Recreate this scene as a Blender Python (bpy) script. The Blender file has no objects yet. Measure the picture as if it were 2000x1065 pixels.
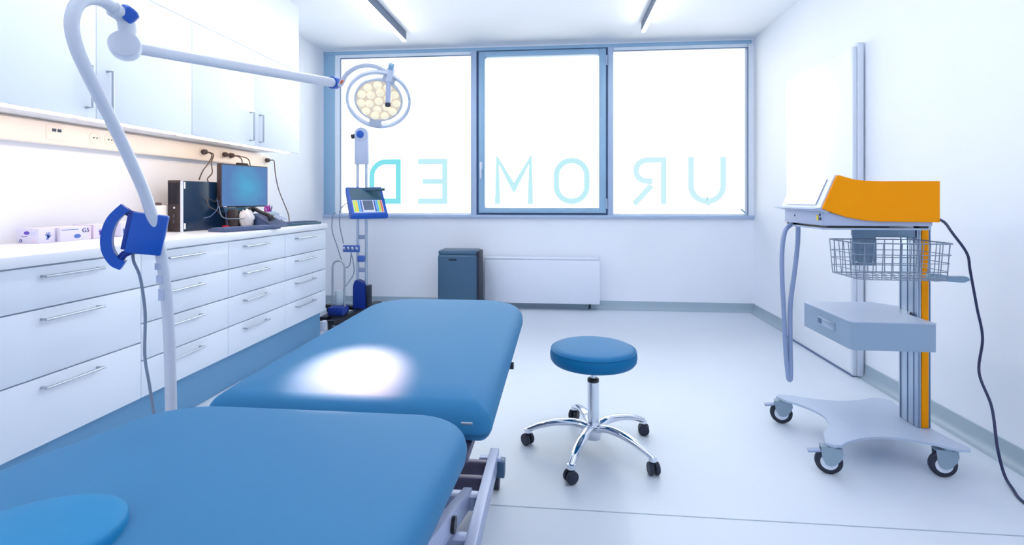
import bpy, bmesh, math, random
from math import pi, sin, cos, radians as R
from mathutils import Vector as V, Matrix as M
random.seed(7)
S = bpy.context.scene
C = S.collection

# ------------------------------------------------------------------ camera, world, lights, exposure
TH = math.atan(92/970)
cam_d = bpy.data.cameras.new('camera'); cam = bpy.data.objects.new('camera', cam_d); C.objects.link(cam)
cam.location = (0, 0, 1.1); cam.rotation_euler = (pi/2, 0, TH)
cam_d.sensor_width = 36; cam_d.lens = 970/2000*36; cam_d.shift_y = -(532.5-388)/2000
cam_d.clip_start = .02
S.camera = cam
S.view_settings.view_transform = 'Standard'; S.view_settings.look = 'None'
S.view_settings.gamma = 1; S.view_settings.use_curve_mapping = False
S.view_settings.exposure = .70
S.cycles.max_bounces = 12; S.cycles.diffuse_bounces = 8; S.cycles.caustics_reflective = False
S.cycles.sample_clamp_indirect = 6

W = bpy.data.worlds.new('overcast_sky'); S.world = W; W.use_nodes = True
W.node_tree.nodes['Background'].inputs[0].default_value = (.905, .935, .905, 1)
W.node_tree.nodes['Background'].inputs[1].default_value = 2.6

def area_light(name, loc, rot, sx, sy, energy, col):
    d = bpy.data.lights.new(name, 'AREA'); d.shape = 'RECTANGLE'; d.size = sx; d.size_y = sy
    d.energy = energy; d.color = col
    o = bpy.data.objects.new(name, d); C.objects.link(o); o.location = loc; o.rotation_euler = rot
    return o
por = area_light('window_portal', (-.3, 5.10, 1.76), (pi/2, 0, 0), 4.3, 1.7, 1, (1, 1, 1))
por.rotation_euler = (-pi/2, 0, 0); por.data.cycles.is_portal = True
LAMP_C = V((-.894, 2.4, 1.59)); SPOT = V((-.56, 1.30, .64))
sd = bpy.data.lights.new('examination_beam', 'SPOT'); sd.energy = 400; sd.color = (1, .55, .42)
sd.spot_size = R(14); sd.spot_blend = 1; sd.shadow_soft_size = .03
so = bpy.data.objects.new('examination_beam', sd); C.objects.link(so)
LDIR = (SPOT-LAMP_C).normalized()
so.location = LAMP_C + LDIR*.05; so.rotation_euler = LDIR.to_track_quat('-Z', 'Y').to_euler()

# ------------------------------------------------------------------ materials
def mat(name, col, rough=.5, metal=0, coat=0, bump=0, bscale=200, var=0, vscale=3, emit=None, estr=0, spec=.5):
    m = bpy.data.materials.new(name); m.use_nodes = True
    nt = m.node_tree; b = nt.nodes['Principled BSDF']
    def lin(c): return c/12.92 if c <= .04045 else ((c+.055)/1.055)**2.4
    lc = [lin(c/255) for c in col]
    b.inputs['Base Color'].default_value = (*lc, 1)
    b.inputs['Roughness'].default_value = rough; b.inputs['Metallic'].default_value = metal
    b.inputs['Coat Weight'].default_value = coat; b.inputs['Coat Roughness'].default_value = .08
    b.inputs['Specular IOR Level'].default_value = spec
    tc = nt.nodes.new('ShaderNodeTexCoord')
    nz = nt.nodes.new('ShaderNodeTexNoise'); nz.inputs['Scale'].default_value = vscale; nz.inputs['Detail'].default_value = 3
    nt.links.new(tc.outputs['Object'], nz.inputs['Vector'])
    mx = nt.nodes.new('ShaderNodeMix'); mx.data_type = 'RGBA'; v = var or .02
    mx.inputs['A'].default_value = (*[c*(1-v) for c in lc], 1); mx.inputs['B'].default_value = (*[min(1, c*(1+v)) for c in lc], 1)
    nt.links.new(nz.outputs['Fac'], mx.inputs['Factor']); nt.links.new(mx.outputs['Result'], b.inputs['Base Color'])
    if bump:
        n2 = nt.nodes.new('ShaderNodeTexNoise'); n2.inputs['Scale'].default_value = bscale; n2.inputs['Detail'].default_value = 2
        nt.links.new(tc.outputs['Object'], n2.inputs['Vector'])
        bp = nt.nodes.new('ShaderNodeBump'); bp.inputs['Strength'].default_value = bump; bp.inputs['Distance'].default_value = .002
        nt.links.new(n2.outputs['Fac'], bp.inputs['Height']); nt.links.new(bp.outputs['Normal'], b.inputs['Normal'])
    if emit:
        b.inputs['Emission Color'].default_value = (*[lin(c/255) for c in emit], 1); b.inputs['Emission Strength'].default_value = estr
    return m

wall_m = mat('white_paint', (236, 240, 247), .7, bump=.08, bscale=300)
ceil_m = mat('ceiling_paint', (240, 243, 248), .8)
floor_m = mat('vinyl_floor', (210, 219, 230), .40, var=.04, vscale=2, bump=.03, bscale=60, spec=.32)
skirt_m = mat('grey_vinyl_skirting', (160, 178, 190), .35)
cab_m = mat('white_laminate', (226, 234, 244), .45)
gap_m = mat('dark_gap', (70, 85, 105), .8)
top_m = mat('worktop_laminate', (238, 240, 246), .3)
plinth_m = mat('blue_grey_plinth', (98, 152, 190), .4)
steel_m = mat('brushed_steel', (176, 184, 194), .3, metal=1)
chrome_m = mat('chrome', (225, 230, 238), .08, metal=1)
frame_m = mat('blue_grey_aluminium', (146, 182, 210), .4, var=.05)
frame2_m = mat('pale_aluminium', (168, 188, 216), .4)
bead_m = mat('white_glazing_bead', (232, 240, 248), .5)
dark_m = mat('dark_rubber', (30, 38, 56), .5)
black_m = mat('black_plastic', (22, 26, 34), .35)
bed_m = mat('blue_leatherette', (46, 117, 163), .6, bump=.10, bscale=500, var=.03, vscale=5, spec=.22)
bed2_m = mat('brighter_blue_leatherette', (20, 126, 178), .55, bump=.10, bscale=500, spec=.22)
stool_m = mat('turquoise_leatherette', (0, 106, 158), .5, bump=.08, bscale=500, spec=.2)
lampw_m = mat('pale_grey_enamel', (204, 210, 222), .35)
lampl_m = mat('light_enamel', (222, 228, 240), .35)
blue_m = mat('cobalt_plastic', (0, 78, 178), .35)
blued_m = mat('dark_cobalt_plastic', (8, 48, 140), .4)
orange_m = mat('orange_enamel', (252, 156, 0), .5, spec=.12)
casing_m = mat('grey_enamel', (178, 190, 216), .4)
trol_m = mat('trolley_enamel', (176, 190, 212), .35, coat=.1)
alu_m = mat('anodised_aluminium', (180, 196, 214), .3, metal=.7)
groove_m = mat('groove_shadow', (88, 112, 150), .5)
plate_m = mat('blue_grey_steel_plate', (130, 156, 178), .4, metal=.3)
hose_m = mat('grey_hose', (140, 158, 192), .45)
cast_m = mat('grey_caster_metal', (150, 170, 185), .35, metal=.4)
bin_m = mat('slate_blue_metal', (62, 96, 124), .32, metal=.2)
bind_m = mat('dark_slate', (18, 32, 52), .5)
rad_m = mat('radiator_white', (226, 232, 244), .4)
door_m = mat('door_white', (240, 243, 248), .35)
bedf_m = mat('bed_frame_lacquer', (170, 182, 214), .35, metal=.3)
bedf2_m = mat('brown_grey_steel', (96, 92, 116), .4, metal=.3)
cream_m = mat('cream_trunking', (246, 238, 228), .5)
led_m = mat('warm_led_strip', (255, 240, 220), .5, emit=(255, 216, 176), estr=8)
lumi_m = mat('luminaire_diffuser', (250, 250, 255), .5, emit=(244, 242, 243), estr=28)
lside_m = mat('luminaire_body', (88, 104, 130), .5)
pc_m = mat('brown_black_plastic', (62, 52, 54), .5)
pcs_m = mat('glossy_dark_blue_metal', (14, 44, 72), .25)
white_m = mat('white_plastic', (235, 238, 244), .4)
paper_m = mat('off_white_paper', (232, 226, 226), .8, bump=.3, bscale=40)
red_m = mat('red_plastic', (190, 20, 50), .4)
magenta_m = mat('magenta_plastic', (170, 20, 150), .4)
kb_m = mat('slate_keyboard', (64, 82, 120), .5)
kbk_m = mat('keycap_blue_grey', (98, 116, 158), .5)
teal_m = mat('dark_teal_plastic', (40, 84, 106), .4)
cable_m = mat('dark_brown_cable', (84, 70, 70), .5)
bcable_m = mat('grey_cable', (122, 138, 160), .5)
ncable_m = mat('navy_cable', (26, 38, 84), .45)
yellow_m = mat('yellow_print', (240, 215, 40), .5)
lime_m = mat('lime_print', (190, 225, 70), .5)
cyan_m = mat('cyan_print', (70, 170, 215), .5)
navy_m = mat('navy_print', (30, 50, 110), .5)
purple_m = mat('purple_print', (95, 70, 185), .5)
lilac_m = mat('lilac_print', (206, 208, 240), .6)
blp_m = mat('blue_print', (66, 105, 185), .5)
pink_m = mat('pink_print', (226, 205, 222), .5)
orr_m = mat('orange_red_print', (220, 110, 80), .5)

glass_m = bpy.data.materials.new('window_glass'); glass_m.use_nodes = True
nt = glass_m.node_tree; nt.nodes.remove(nt.nodes['Principled BSDF'])
tr = nt.nodes.new('ShaderNodeBsdfTransparent'); gl = nt.nodes.new('ShaderNodeBsdfGlossy'); gl.inputs['Roughness'].default_value = .02
fr = nt.nodes.new('ShaderNodeFresnel'); fr.inputs[0].default_value = 1.3
mx = nt.nodes.new('ShaderNodeMixShader'); nt.links.new(fr.outputs[0], mx.inputs[0]); nt.links.new(tr.outputs[0], mx.inputs[1]); nt.links.new(gl.outputs[0], mx.inputs[2])
nt.links.new(mx.outputs[0], nt.nodes['Material Output'].inputs['Surface'])
def film(name, c, spread=.0):
    m = bpy.data.materials.new(name); m.use_nodes = True; nt = m.node_tree; nt.nodes.remove(nt.nodes['Principled BSDF'])
    t = nt.nodes.new('ShaderNodeBsdfTransparent'); t.inputs[0].default_value = (*c, 1)
    nt.links.new(t.outputs[0], nt.nodes['Material Output'].inputs['Surface']); return m

# screen picture: soft cyan cloud on blue
scr_m = mat('monitor_screen', (60, 120, 190), .15)
nt = scr_m.node_tree; b = nt.nodes['Principled BSDF']
nz = nt.nodes.new('ShaderNodeTexNoise'); nz.inputs['Scale'].default_value = 9; tc = nt.nodes.new('ShaderNodeTexCoord')
nt.links.new(tc.outputs['Object'], nz.inputs['Vector'])
cr = nt.nodes.new('ShaderNodeValToRGB'); cr.color_ramp.elements[0].position = .02; cr.color_ramp.elements[0].color = (.10, .50, .80, 1)
cr.color_ramp.elements[1].position = .16; cr.color_ramp.elements[1].color = (.12, .27, .58, 1)
vd = nt.nodes.new('ShaderNodeVectorMath'); vd.operation = 'DISTANCE'; vd.inputs[1].default_value = (-2.145, 3.24, 1.19)
vm = nt.nodes.new('ShaderNodeVectorMath'); vm.operation = 'ADD'; vs_ = nt.nodes.new('ShaderNodeVectorMath'); vs_.operation = 'SCALE'; vs_.inputs[3].default_value = .12
vc = nt.nodes.new('ShaderNodeVectorMath'); vc.operation = 'SUBTRACT'; vc.inputs[1].default_value = (.5, .5, .5)
nt.links.new(nz.outputs['Color'], vc.inputs[0]); nt.links.new(vc.outputs[0], vs_.inputs[0]); nt.links.new(tc.outputs['Object'], vm.inputs[0]); nt.links.new(vs_.outputs[0], vm.inputs[1])
nt.links.new(vm.outputs[0], vd.inputs[0]); nt.links.new(vd.outputs['Value'], cr.inputs['Fac']); nt.links.new(cr.outputs[0], b.inputs['Emission Color']); b.inputs['Emission Strength'].default_value = .45
b.inputs['Base Color'].default_value = (.02, .03, .06, 1)
for l in list(b.inputs['Base Color'].links): nt.links.remove(l)

# ------------------------------------------------------------------ mesh helpers
def merge(dst, src, mtx=None):
    if mtx: bmesh.ops.transform(src, matrix=mtx, verts=src.verts)
    me = bpy.data.meshes.new('t'); src.to_mesh(me); src.free(); dst.from_mesh(me); bpy.data.meshes.remove(me)
def BM(): return bmesh.new()
def box(bm, x0, x1, y0, y1, z0, z1, bev=0, seg=2, mtx=None):
    t = bmesh.new(); bmesh.ops.create_cube(t, size=1)
    for v in t.verts: v.co = V(((x0+x1)/2+v.co.x*(x1-x0), (y0+y1)/2+v.co.y*(y1-y0), (z0+z1)/2+v.co.z*(z1-z0)))
    if bev: bmesh.ops.bevel(t, geom=t.edges[:], offset=bev, segments=seg, affect='EDGES', profile=.5)
    merge(bm, t, mtx); return bm
def B(*a, **k): return box(bmesh.new(), *a, **k)
def frame_of(d):
    d = V(d).normalized(); a = V((0, 0, 1)) if abs(d.z) < .95 else V((1, 0, 0))
    u = d.cross(a).normalized(); return u, d.cross(u).normalized()
def rings(bm, rs, closed=False, cap=True):
    vs = [[bm.verts.new(p) for p in r] for r in rs]; n = len(vs[0])
    m = len(vs)
    for i in range(m if closed else m-1):
        a, b = vs[i], vs[(i+1) % m]
        for j in range(n): bm.faces.new((a[j], a[(j+1) % n], b[(j+1) % n], b[j]))
    if cap and not closed: bm.faces.new(vs[0][::-1]); bm.faces.new(vs[-1])
    bmesh.ops.recalc_face_normals(bm, faces=bm.faces[:]); return bm
def tube(bm, pts, r, seg=10, closed=False, cap=True, flat=1):
    pts = [V(p) for p in pts]; n = len(pts); rs = []; up = None
    for i, p in enumerate(pts):
        if closed: d = pts[(i+1) % n]-pts[i-1]
        else: d = pts[min(i+1, n-1)]-pts[max(i-1, 0)]
        d.normalize()
        if up is None: u, w = frame_of(d)
        else:
            u = (up-d*up.dot(d)).normalized(); w = d.cross(u)
        up = u; rr = r[i] if isinstance(r, (list, tuple)) else r
        rs.append([p+u*cos(2*pi*j/seg)*rr+w*sin(2*pi*j/seg)*rr*flat for j in range(seg)])
    t = bmesh.new(); rings(t, rs, closed, cap); merge(bm, t); return bm
def T(*a, **k): return tube(bmesh.new(), *a, **k)
def smooth(pts, n=6, closed=False):
    P = [V(p) for p in pts]; out = []; m = len(P)
    for i in range(m if closed else m-1):
        g = (lambda k: P[k % m]) if closed else (lambda k: P[max(0, min(m-1, k))])
        p0, p1, p2, p3 = g(i-1), g(i), g(i+1), g(i+2)
        for k in range(n):
            t = k/n
            out.append(.5*((2*p1)+(p2-p0)*t+(2*p0-5*p1+4*p2-p3)*t*t+(3*p1-p0-3*p2+p3)*t**3))
    if not closed: out.append(P[-1])
    return out
def cyl(bm, a, b, r, seg=24, r2=None): return tube(bm, [a, b], [r, r if r2 is None else r2], seg)
def lathe(bm, prof, c, axis=(0, 0, 1), seg=32):
    u, w = frame_of(axis); ax = V(axis).normalized(); c = V(c)
    t = bmesh.new()
    rings(t, [[c+ax*h+u*cos(2*pi*j/seg)*max(r, 1e-4)+w*sin(2*pi*j/seg)*max(r, 1e-4) for j in range(seg)] for r, h in prof])
    merge(bm, t); return bm
def L(*a, **k): return lathe(bmesh.new(), *a, **k)
def prism(bm, poly, z0, z1, mtx=None, bev=0):
    t = bmesh.new(); rings(t, [[V((x, y, z0)) for x, y in poly], [V((x, y, z1)) for x, y in poly]])
    if bev: bmesh.ops.bevel(t, geom=t.edges[:], offset=bev, segments=2, affect='EDGES')
    merge(bm, t, mtx); return bm
XZ = lambda y0: M(((1, 0, 0, 0), (0, 0, 1, y0), (0, 1, 0, 0), (0, 0, 0, 1)))   # poly (x,z), extruded along y from y0
YZ = lambda x0: M(((0, 0, 1, x0), (1, 0, 0, 0), (0, 1, 0, 0), (0, 0, 0, 1)))   # poly (y,z), extruded along x

def obj(name, bm, m, parent=None, world=True, sm=True, lab=None):
    if isinstance(bm, bpy.types.Mesh): me = bm
    else:
        me = bpy.data.meshes.new(name)
        if sm:
            for f in bm.faces: f.smooth = True
            for e in bm.edges:
                e.smooth = not (len(e.link_faces) == 2 and e.calc_face_angle(0) > R(38))
        bm.to_mesh(me); bm.free(); me.materials.append(m)
    o = bpy.data.objects.new(name, me); C.objects.link(o)
    if parent is not None:
        o.parent = parent
        if world and parent.type == 'EMPTY': o.matrix_parent_inverse = M.Translation(-V(parent.location))
    if lab: o['label'] = lab
    return o
def thing(name, label, cat, loc, group=None, rz=0):
    o = bpy.data.objects.new(name, None); C.objects.link(o); o.location = loc; o.rotation_euler = (0, 0, rz)
    o.empty_display_size = .05; o['label'] = label; o['category'] = cat
    if group: o['group'] = group
    return o
def tag(o, label, cat, group=None):
    o['label'] = label; o['category'] = cat
    if group: o['group'] = group
    return o
def struct(o, label=None, cat=None):
    o['kind'] = 'structure'
    if label: o['label'] = label
    if cat: o['category'] = cat
    return o

XL, XR, YW, YB, ZC = -2.454, 1.87, 5.0, -1.8, 2.65
# ------------------------------------------------------------------ room
fl = struct(obj('floor', B(XL-.1, XR+.1, YB-.1, YW+.25, -.1, 0), floor_m), 'pale blue-grey glossy sheet vinyl floor', 'floor')
obj('weld_seam', B(XL, XR, 1.765, 1.769, 0, .0012), skirt_m, fl)
struct(obj('ceiling', B(XL-.1, XR+.1, YB-.1, YW+.25, ZC, ZC+.1), ceil_m), 'plain white ceiling carrying two linear luminaires', 'ceiling')
struct(obj('wall_left', B(XL-.1, XL, YB-.1, YW+.25, 0, ZC), wall_m), 'white wall behind the cabinets', 'wall')
struct(obj('wall_right', B(XR, XR+.1, YB-.1, YW+.25, 0, ZC), wall_m), 'white wall behind the sliding panel and orange trolley', 'wall')
struct(obj('wall_back', B(XL, XR, YB-.1, YB, 0, ZC), wall_m), 'white wall behind the viewpoint', 'wall')
bm = B(XL, XR, YW, YW+.22, 0, .92)
box(bm, 1.853, XR, YW, YW+.22, .92, ZC); box(bm, XL, 1.853, YW, YW+.22, 2.632, ZC)
struct(obj('wall_far', bm, wall_m), 'white wall below the long window band', 'wall')
def skirt(name, pts, lab):
    bm = bmesh.new()
    # coved skirting: profile swept between two points, inward normal n
    (p0, p1, n) = pts; p0 = V(p0); p1 = V(p1); n = V(n)
    prof = [(0, 0), (.045, 0), (.026, .004), (.013, .016), (.007, .036), (.006, .083), (0, .085)]
    rings(bm, [[p0+n*a+V((0, 0, h)) for a, h in prof], [p1+n*a+V((0, 0, h)) for a, h in prof]])
    struct(obj(name, bm, skirt_m), lab, 'baseboard')
skirt('baseboard_far', ((XL, YW, .0005), (XR, YW, .0005), (0, -1, 0)), 'grey coved vinyl skirting under the window wall')
skirt('baseboard_right', ((XR, YW, .0005), (XR, YB, .0005), (-1, 0, 0)), 'grey coved vinyl skirting along the right wall')
skirt('baseboard_left', ((XL, 3.85, .0005), (XL, YW, .0005), (1, 0, 0)), 'grey coved vinyl skirting past the cabinets')

# window sill and frames -------------------------------------------------
Y0 = YW-.012
def wframe(name, lab): 
    o = bpy.data.objects.new(name, None); C.objects.link(o); o.location = (0, YW, .92); o['kind'] = 'structure'; o['label'] = lab; o['category'] = 'window'
    return o
struct(obj('trim_1', B(XL, XR+.0, YW-.035, YW+.06, .905, .935, .004), frame2_m), 'pale blue-grey sill strip under the window band', 'window sill')
struct(obj('trim_2', B(XL, 1.853, YW-.015, YW+.10, 2.60, 2.632, .003), frame_m), 'blue-grey head rail along the top of the windows', 'trim')
w1 = wframe('window_1', 'left fixed window pane behind the lamp head with mirrored D and E')
w2 = wframe('window_2', 'middle opening window sash with mirrored M and O')
w3 = wframe('window_3', 'right fixed window pane with mirrored R and U')
# left light
obj('jamb', B(XL, -2.335, Y0, YW+.10, .935, 2.60, .004), frame_m, w1)
bm = B(-2.335, -2.276, YW+.0, YW+.07, .935, 2.60); box(bm, -2.276, -.894, YW, YW+.07, 2.565, 2.60); box(bm, -2.276, -.894, YW+.01, YW+.07, .935, .95)
obj('glazing_bead', bm, bead_m, w1)
bm = B(-2.276, -.894, YW-.002, YW+.01, 2.558, 2.567); box(bm, -2.28, -2.274, YW-.001, YW+.01, .95, 2.558)
obj('seal', bm, groove_m, w1)
obj('glass_pane', B(-2.276, -.894, YW+.03, YW+.036, .95, 2.565), glass_m, w1, sm=False)
obj('mullion', B(-.894, -.835, Y0-.01, YW+.1, .935, 2.60, .004), frame2_m, w1)
# sash
bm = B(-.835, -.812, YW+.012, YW+.09, .935, 2.60); box(bm, .462, .481, YW+.012, YW+.09, .935, 2.60)
box(bm, -.812, .462, YW+.012, YW+.09, .935, .956); box(bm, -.812, .462, YW+.012, YW+.09, 2.588, 2.60)
obj('outer_frame', bm, groove_m, w2)
bm = B(-.812, -.750, Y0-.012, YW+.07, .956, 2.588, .006); box(bm, .395, .462, Y0-.012, YW+.07, .956, 2.588, .006)
box(bm, -.752, .397, Y0-.010, YW+.07, .956, 1.006, .004); box(bm, -.752, .397, Y0-.010, YW+.07, 2.535, 2.588, .004)
obj('sash', bm, frame_m, w2)
obj('glass_pane', B(-.752, .397, YW+.03, YW+.036, 1.0, 2.54), glass_m, w2, sm=False)
bm = B(-.800, -.772, Y0-.026, Y0-.012, 1.40, 1.47, .004); box(bm, -.795, -.777, Y0-.052, Y0-.036, 1.30, 1.445, .006); cyl(bm, (-.786, Y0-.01, 1.43), (-.786, Y0-.05, 1.43), .008, 10)
obj('window_handle', bm, lampl_m, w2, lab='pale lever handle')
for z in (1.0, 2.42):
    h = T([(.468, Y0-.012, z), (.468, Y0-.012, z+.10)], .009, 10); obj('hinge', h, frame2_m, w2)
obj('mullion', B(.481, .535, Y0-.01, YW+.1, .935, 2.60, .004), frame2_m, w3)
bm = B(.535, 1.815, YW, YW+.07, 2.565, 2.60); box(bm, .535, 1.815, YW+.01, YW+.07, .935, .95); box(bm, 1.822, 1.853, YW, YW+.07, .935, 2.60)
obj('glazing_bead', bm, bead_m, w3)
bm = B(.535, 1.815, YW-.002, YW+.01, 2.560, 2.567); box(bm, 1.813, 1.822, YW-.002, YW+.07, .95, 2.567)
obj('seal', bm, groove_m, w3)
obj('glass_pane', B(.535, 1.815, YW+.03, YW+.036, .95, 2.565), glass_m, w3, sm=False)
bm = T([(1.74, Y0-.02, 1.0), (1.80, Y0-.03, .945)], .008, 8); obj('stay', bm, frame_m, w3)

# mirrored cyan film lettering on the panes
def stroke(bm, pts, w, closed=False, y=YW+.026):
    n = len(pts); P = [V((p[0], p[1])) for p in pts]; a = []; b = []
    for i in range(n):
        if closed: d1 = (P[i]-P[i-1]).normalized(); d2 = (P[(i+1) % n]-P[i]).normalized()
        else:
            d1 = (P[i]-P[i-1]).normalized() if i else (P[1]-P[0]).normalized()
            d2 = (P[i+1]-P[i]).normalized() if i < n-1 else d1
        t = (d1+d2).normalized(); nn = V((-t.y, t.x)); k = 1/max(.5, nn.dot(V((-d1.y, d1.x))))
        a.append(bm.verts.new((P[i].x+nn.x*w/2*k, y, P[i].y+nn.y*w/2*k))); b.append(bm.verts.new((P[i].x-nn.x*w/2*k, y, P[i].y-nn.y*w/2*k)))
    for i in range(n if closed else n-1):
        j = (i+1) % n; bm.faces.new((a[i], a[j], b[j], b[i]))
    return bm
def arc(cx, cz, r, a0, a1, n=8): return [(cx+r*cos(R(a0+(a1-a0)*i/n)), cz+r*sin(R(a0+(a1-a0)*i/n))) for i in range(n+1)]
zb, zt, lw = 1.045, 1.51, .056; h = lw/2
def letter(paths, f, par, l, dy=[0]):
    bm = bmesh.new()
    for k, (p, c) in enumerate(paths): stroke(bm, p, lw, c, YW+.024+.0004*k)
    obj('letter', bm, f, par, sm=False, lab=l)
f1 = film('cyan_letter_film', (.065, .205, .235)); f2 = film('backlit_cyan_letter_film', (.15, .232, .258)); f3 = film('most_backlit_cyan_letter_film', (.172, .238, .266))  # paling from D to U is backlight put into the film tint
x0, x1 = -1.975, -1.635
letter([([(x1-h, zb+h), (x1-h, zt-h)]+arc(x0+h+.15, zt-h-.15, .15, 90, 180)+arc(x0+h+.15, zb+h+.15, .15, 180, 270), True)], f1, w1, 'mirrored letter D, cyan tint paled least for the backlight')
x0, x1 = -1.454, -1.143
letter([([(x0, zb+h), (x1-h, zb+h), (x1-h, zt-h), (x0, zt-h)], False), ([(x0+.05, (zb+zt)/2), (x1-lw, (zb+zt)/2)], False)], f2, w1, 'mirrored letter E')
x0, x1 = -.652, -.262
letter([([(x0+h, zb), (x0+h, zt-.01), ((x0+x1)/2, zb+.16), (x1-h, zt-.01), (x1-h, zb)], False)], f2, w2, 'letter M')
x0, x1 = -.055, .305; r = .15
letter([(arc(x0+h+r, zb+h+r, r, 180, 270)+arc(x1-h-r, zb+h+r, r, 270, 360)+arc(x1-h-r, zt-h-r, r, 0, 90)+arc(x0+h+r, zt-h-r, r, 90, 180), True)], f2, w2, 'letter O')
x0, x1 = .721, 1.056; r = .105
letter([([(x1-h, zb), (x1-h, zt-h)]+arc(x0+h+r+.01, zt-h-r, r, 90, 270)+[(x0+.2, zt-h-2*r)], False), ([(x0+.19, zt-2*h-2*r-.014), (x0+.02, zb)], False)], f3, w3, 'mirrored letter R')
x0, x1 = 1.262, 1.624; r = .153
letter([([(x0+h, zt)]+arc(x0+h+r, zb+h+r, r, 180, 270)+arc(x1-h-r, zb+h+r, r, 270, 360)+[(x1-h, zt)], False)], f3, w3, 'letter U, cyan tint paled most for the backlight')

# sliding door panel on the right wall -------------------------------------
d = bpy.data.objects.new('door_1', None); C.objects.link(d); d.location = (1.83, 3.68, 0); struct(d, 'tall white sliding door panel with aluminium edge on right wall', 'door')
obj('door_leaf', B(1.801, 1.835, 3.262, 4.14, .012, 2.03, .002), door_m, d)
edge_m = mat('pale_edge_profile', (214, 222, 234), .4)
obj('edge_profile', B(1.799, 1.822, 3.240, 3.262, .008, 2.035, .001), edge_m, d)
obj('edge_profile', B(1.824, 1.858, 3.232, 3.275, .008, 2.06, .002), edge_m, d)
obj('bottom_seal', B(1.797, 1.803, 3.24, 4.14, .001, .012), groove_m, d)

# luminaires ------------------------------------------------------------------
def luminaire(x, y1, lab):
    t = thing('linear_ceiling_lamp', lab, 'ceiling lamp', (x, y1-1.5, ZC), 'linear ceiling lamps')
    obj('housing', B(x-.017, x+.017, y1-5.4, y1, ZC-.082, ZC-.0005, .002), lside_m, t)
    obj('diffuser', B(x-.015, x+.015, y1-5.395, y1-.004, ZC-.090, ZC-.082), lumi_m, t)
luminaire(-1.43, 4.50, 'slim dark-sided linear ceiling lamp, left of the two, nearer the lamp arm')
luminaire(.735, 4.45, 'slim dark-sided linear ceiling lamp, right of the two, above the stool side')

# ------------------------------------------------------------------ base cabinets
SE = [1.47, 2.065, 2.655, 3.245, 3.838]
FX = -1.87
rows = [[.856, .700, .452, .20], [.856, .697, .535, .368, .20], [.856, .697, .535, .368, .20], [.856, .697, .535, .368, .20]]
hy = [(1.632, 1.85), (2.205, 2.428), (2.79, 3.012), (3.375, 3.62)]
where = ['nearest white drawer cabinet, the only one with three deep drawers',
         'white four-drawer cabinet crossed by the lamp pole, under the computer tower',
         'white four-drawer cabinet below the monitor and telephone',
         'white four-drawer cabinet at window end of the row, below the far keyboard']
def bar_handle(y0, y1, z):
    bm = T([(FX, y0, z), (FX+.028, y0, z)], .0045, 8); tube(bm, [(FX, y1, z), (FX+.028, y1, z)], .0045, 8)
    tube(bm, [(FX+.028, y0-.008, z), (FX+.028, y1+.008, z)], .0055, 8); return bm
for i in range(4):
    y0, y1 = SE[i], SE[i+1]
    t = thing('base_cabinet', where[i], 'cabinet', (-2.15, (y0+y1)/2, .2), 'white base cabinets under the worktop')
    obj('carcass', B(XL+.01, FX-.019, y0+.001, y1-.001, .2, .858), cab_m if i == 3 else cab_m, t)
    r = rows[i]
    for k in range(len(r)-1):
        dr = obj('drawer', B(FX-.018, FX, y0+.0015, y1-.0015, r[k+1]+.003, r[k]-.003, .0015), cab_m, t)
        zz = r[k]-(.046 if k < len(r)-2 or i else .046)
        zz = r[k]-(.04 if i else .038)
        obj('handle', bar_handle(hy[i][0], hy[i][1], zz), steel_m, dr)
tag(obj('worktop', B(XL+.002, FX+.012, 1.45, 3.845, .86, .90, .003), top_m), 'long white laminate worktop over the drawer cabinets', 'worktop')
tag(obj('cabinet_plinth', B(XL+.01, FX-.045, 1.47, 3.83, .001, .199), plinth_m), 'recessed blue-grey plinth below the white drawer cabinets', 'plinth')

# wall cabinets
UX = -2.09
ulab = ['white wall cabinet at left picture edge, handle behind the curved lamp pole',
        'white wall cabinet right of the lamp pole, handle near its left edge',
        'white wall cabinet above the computer, handle at its right edge',
        'white wall cabinet nearest the window, handle at its left edge']
uh = [2.018, 2.119, 3.19, 3.297]
for i in range(4):
    y0, y1 = SE[i], SE[i+1]
    t = thing('wall_cabinet', ulab[i], 'cabinet', (-2.27, (y0+y1)/2, 1.465), 'white wall cabinets over the worktop')
    obj('carcass', B(XL+.001, UX-.019, y0+.001, y1-.001, 1.475, 2.112), cab_m, t)
    dr = obj('door', B(UX-.018, UX, y0+.0015, y1-.0015, 1.463, 2.115, .0015), cab_m, t)
    z0, z1 = (1.505, 1.69) if i < 2 else (1.496, 1.684)
    y = uh[i]; bm = T([(UX, y, z0), (UX+.03, y, z0), (UX+.03, y, z1), (UX, y, z1)], .0055, 8)
    obj('handle', bm, steel_m, dr)
    obj('led_strip', B(-2.20, -2.16, y0+.02, y1-.02, 1.466, 1.4745), led_m, t)
# filler board above the cabinets
tag(obj('filler_board', B(XL+.001, UX-.006, 1.47, 3.836, 2.121, ZC-.001, .001), wall_m), 'plain white filler board between wall cabinets and ceiling', 'panel')

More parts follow.
